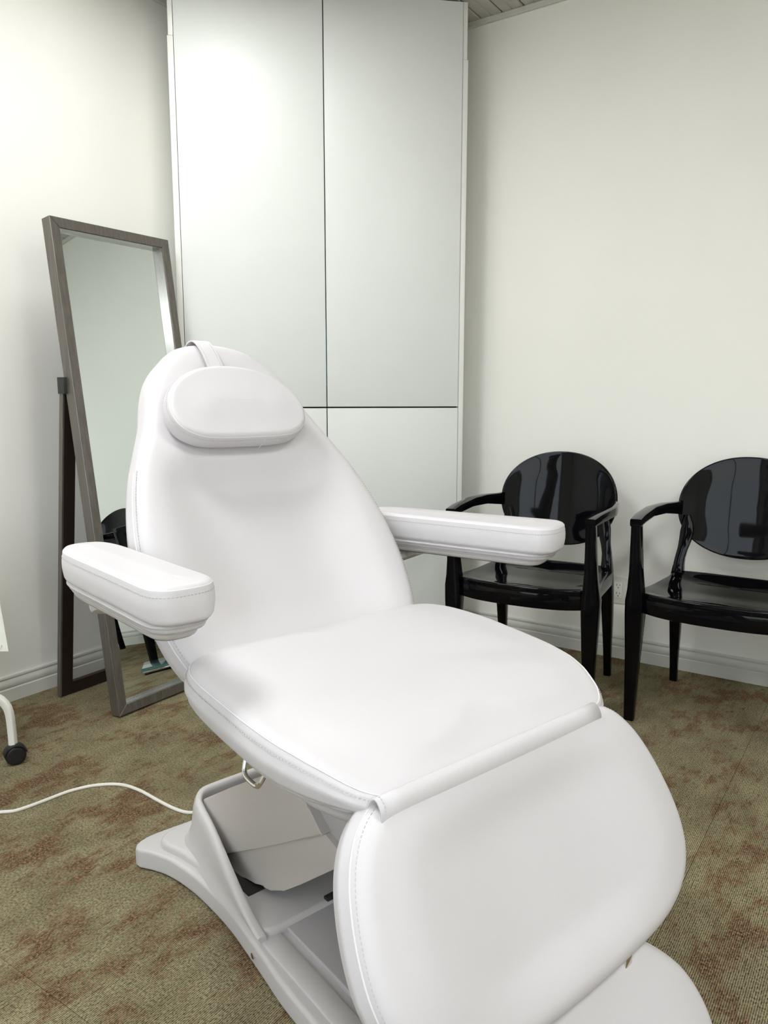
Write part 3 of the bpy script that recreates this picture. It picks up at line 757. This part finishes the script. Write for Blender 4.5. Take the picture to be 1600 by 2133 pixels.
# ------------------------------------------------------------------ glass floor scale (seen only in the mirror)
gs = empty('floor_scale', (.050, 2.815, 0), R(6), 'low teal glass platform with chrome edge on the carpet, seen reflected in the mirror', 'scale')
G().box((-.15, -.14, .018), (.15, .14, .026), .002).out('glass_top', M['tealglass'], gs)
G().box((-.145, -.135, .008), (.145, .135, .0175), .002).out('chrome_frame', M['chrome'], gs)
for sx in (-1, 1):
    for sy in (-1, 1): disc(G(), (sx*.125, sy*.115, 0), (0, 0, 1), .014, .008, 16).out('foot', M['rubber'], gs)

# ------------------------------------------------------------------ white trolley at the left edge
WM = M['white_metal']
tr = empty('trolley', (-1.40, 2.182, 0), 0, 'white enamelled trolley with curved leg and black caster at the left edge', 'trolley')
def trol_leg(sx, sy):
    pth = spline([(sx*.283, sy, .062), (sx*.282, sy, .11), (sx*.279, sy, .160), (sx*.270, sy, .186), (sx*.250, sy, .206), (sx*.21, sy, .222), (sx*.12, sy, .236), (0, sy, .24)], 26)
    l = sweep(pth, [(.020, .022)]*26, WM, 'leg', tr, up=(0, 1, 0))
    c = (sx*.290, sy-.004, .030)
    pr = [(-.013, .018), (-.013, .026), (-.009, .0295), (0, .0305), (.009, .0295), (.013, .026), (.013, .018)]
    ax = Vector((.55, -.83, 0)).normalized(); u = Vector((0, 0, 1)); v = ax.cross(u); n = 28
    vs = [Vector(c)+ax*d+u*r*math.cos(2*math.pi*i/n)+v*r*math.sin(2*math.pi*i/n) for d, r in pr for i in range(n)]
    k = len(pr); fs = [(j*n+i, j*n+(i+1) % n, (j+1)*n+(i+1) % n, (j+1)*n+i) for j in range(k-1) for i in range(n)]+[tuple(range(n)), tuple(range(k*n-1, (k-1)*n-1, -1))]
    obj('caster_wheel', vs, fs, M['rubber'], l, smooth=50)
    cp_ = G()
    hood = spline([Vector(c)+v*.0315*math.cos(R(q))+u*.0325*math.sin(R(q)) for q in (8, 45, 90, 130, 165)], 14)
    sweep(hood, [(.004, .034)]*14, M['rubber'], 'caster_hood', l, up=tuple(ax))
for sx in (-1, 1):
    for sy in (0, -.40): trol_leg(sx, sy)
for z in (.30, .62): 
    G().box((-.25, -.38, z), (.235, -.012, z+.02), .004).out('shelf', WM, tr)
sweep([Vector((0, -.2, .245)), Vector((0, -.2, .30))], [(.05, .05)]*2, WM, 'column', tr)
sweep([Vector((0, 0, .24)), Vector((0, -.40, .24))], [(.03, .02)]*2, WM, 'cross_bar', tr)
edge = spline([(.294, .355, 0), (.290, .40, 0), (.283, .47, 0), (.276, .54, 0), (.255, .62, 0), (.22, .68, 0)], 16)
poly = [(p.x, p.y) for p in edge]+[(-.27, .68), (-.27, .345)]
G().prism(poly, lambda p: Vector((p.x, -.008+p.z, p.y)), 0, .004, 0).out('side_panel', WM, tr, smooth=0)
for px_, pz_ in ((.272, .372), (-.25, .372)): disc(G(), (px_, -.009, pz_), (0, -1, 0), .005, .003, 14).out('screw', WM, tr)
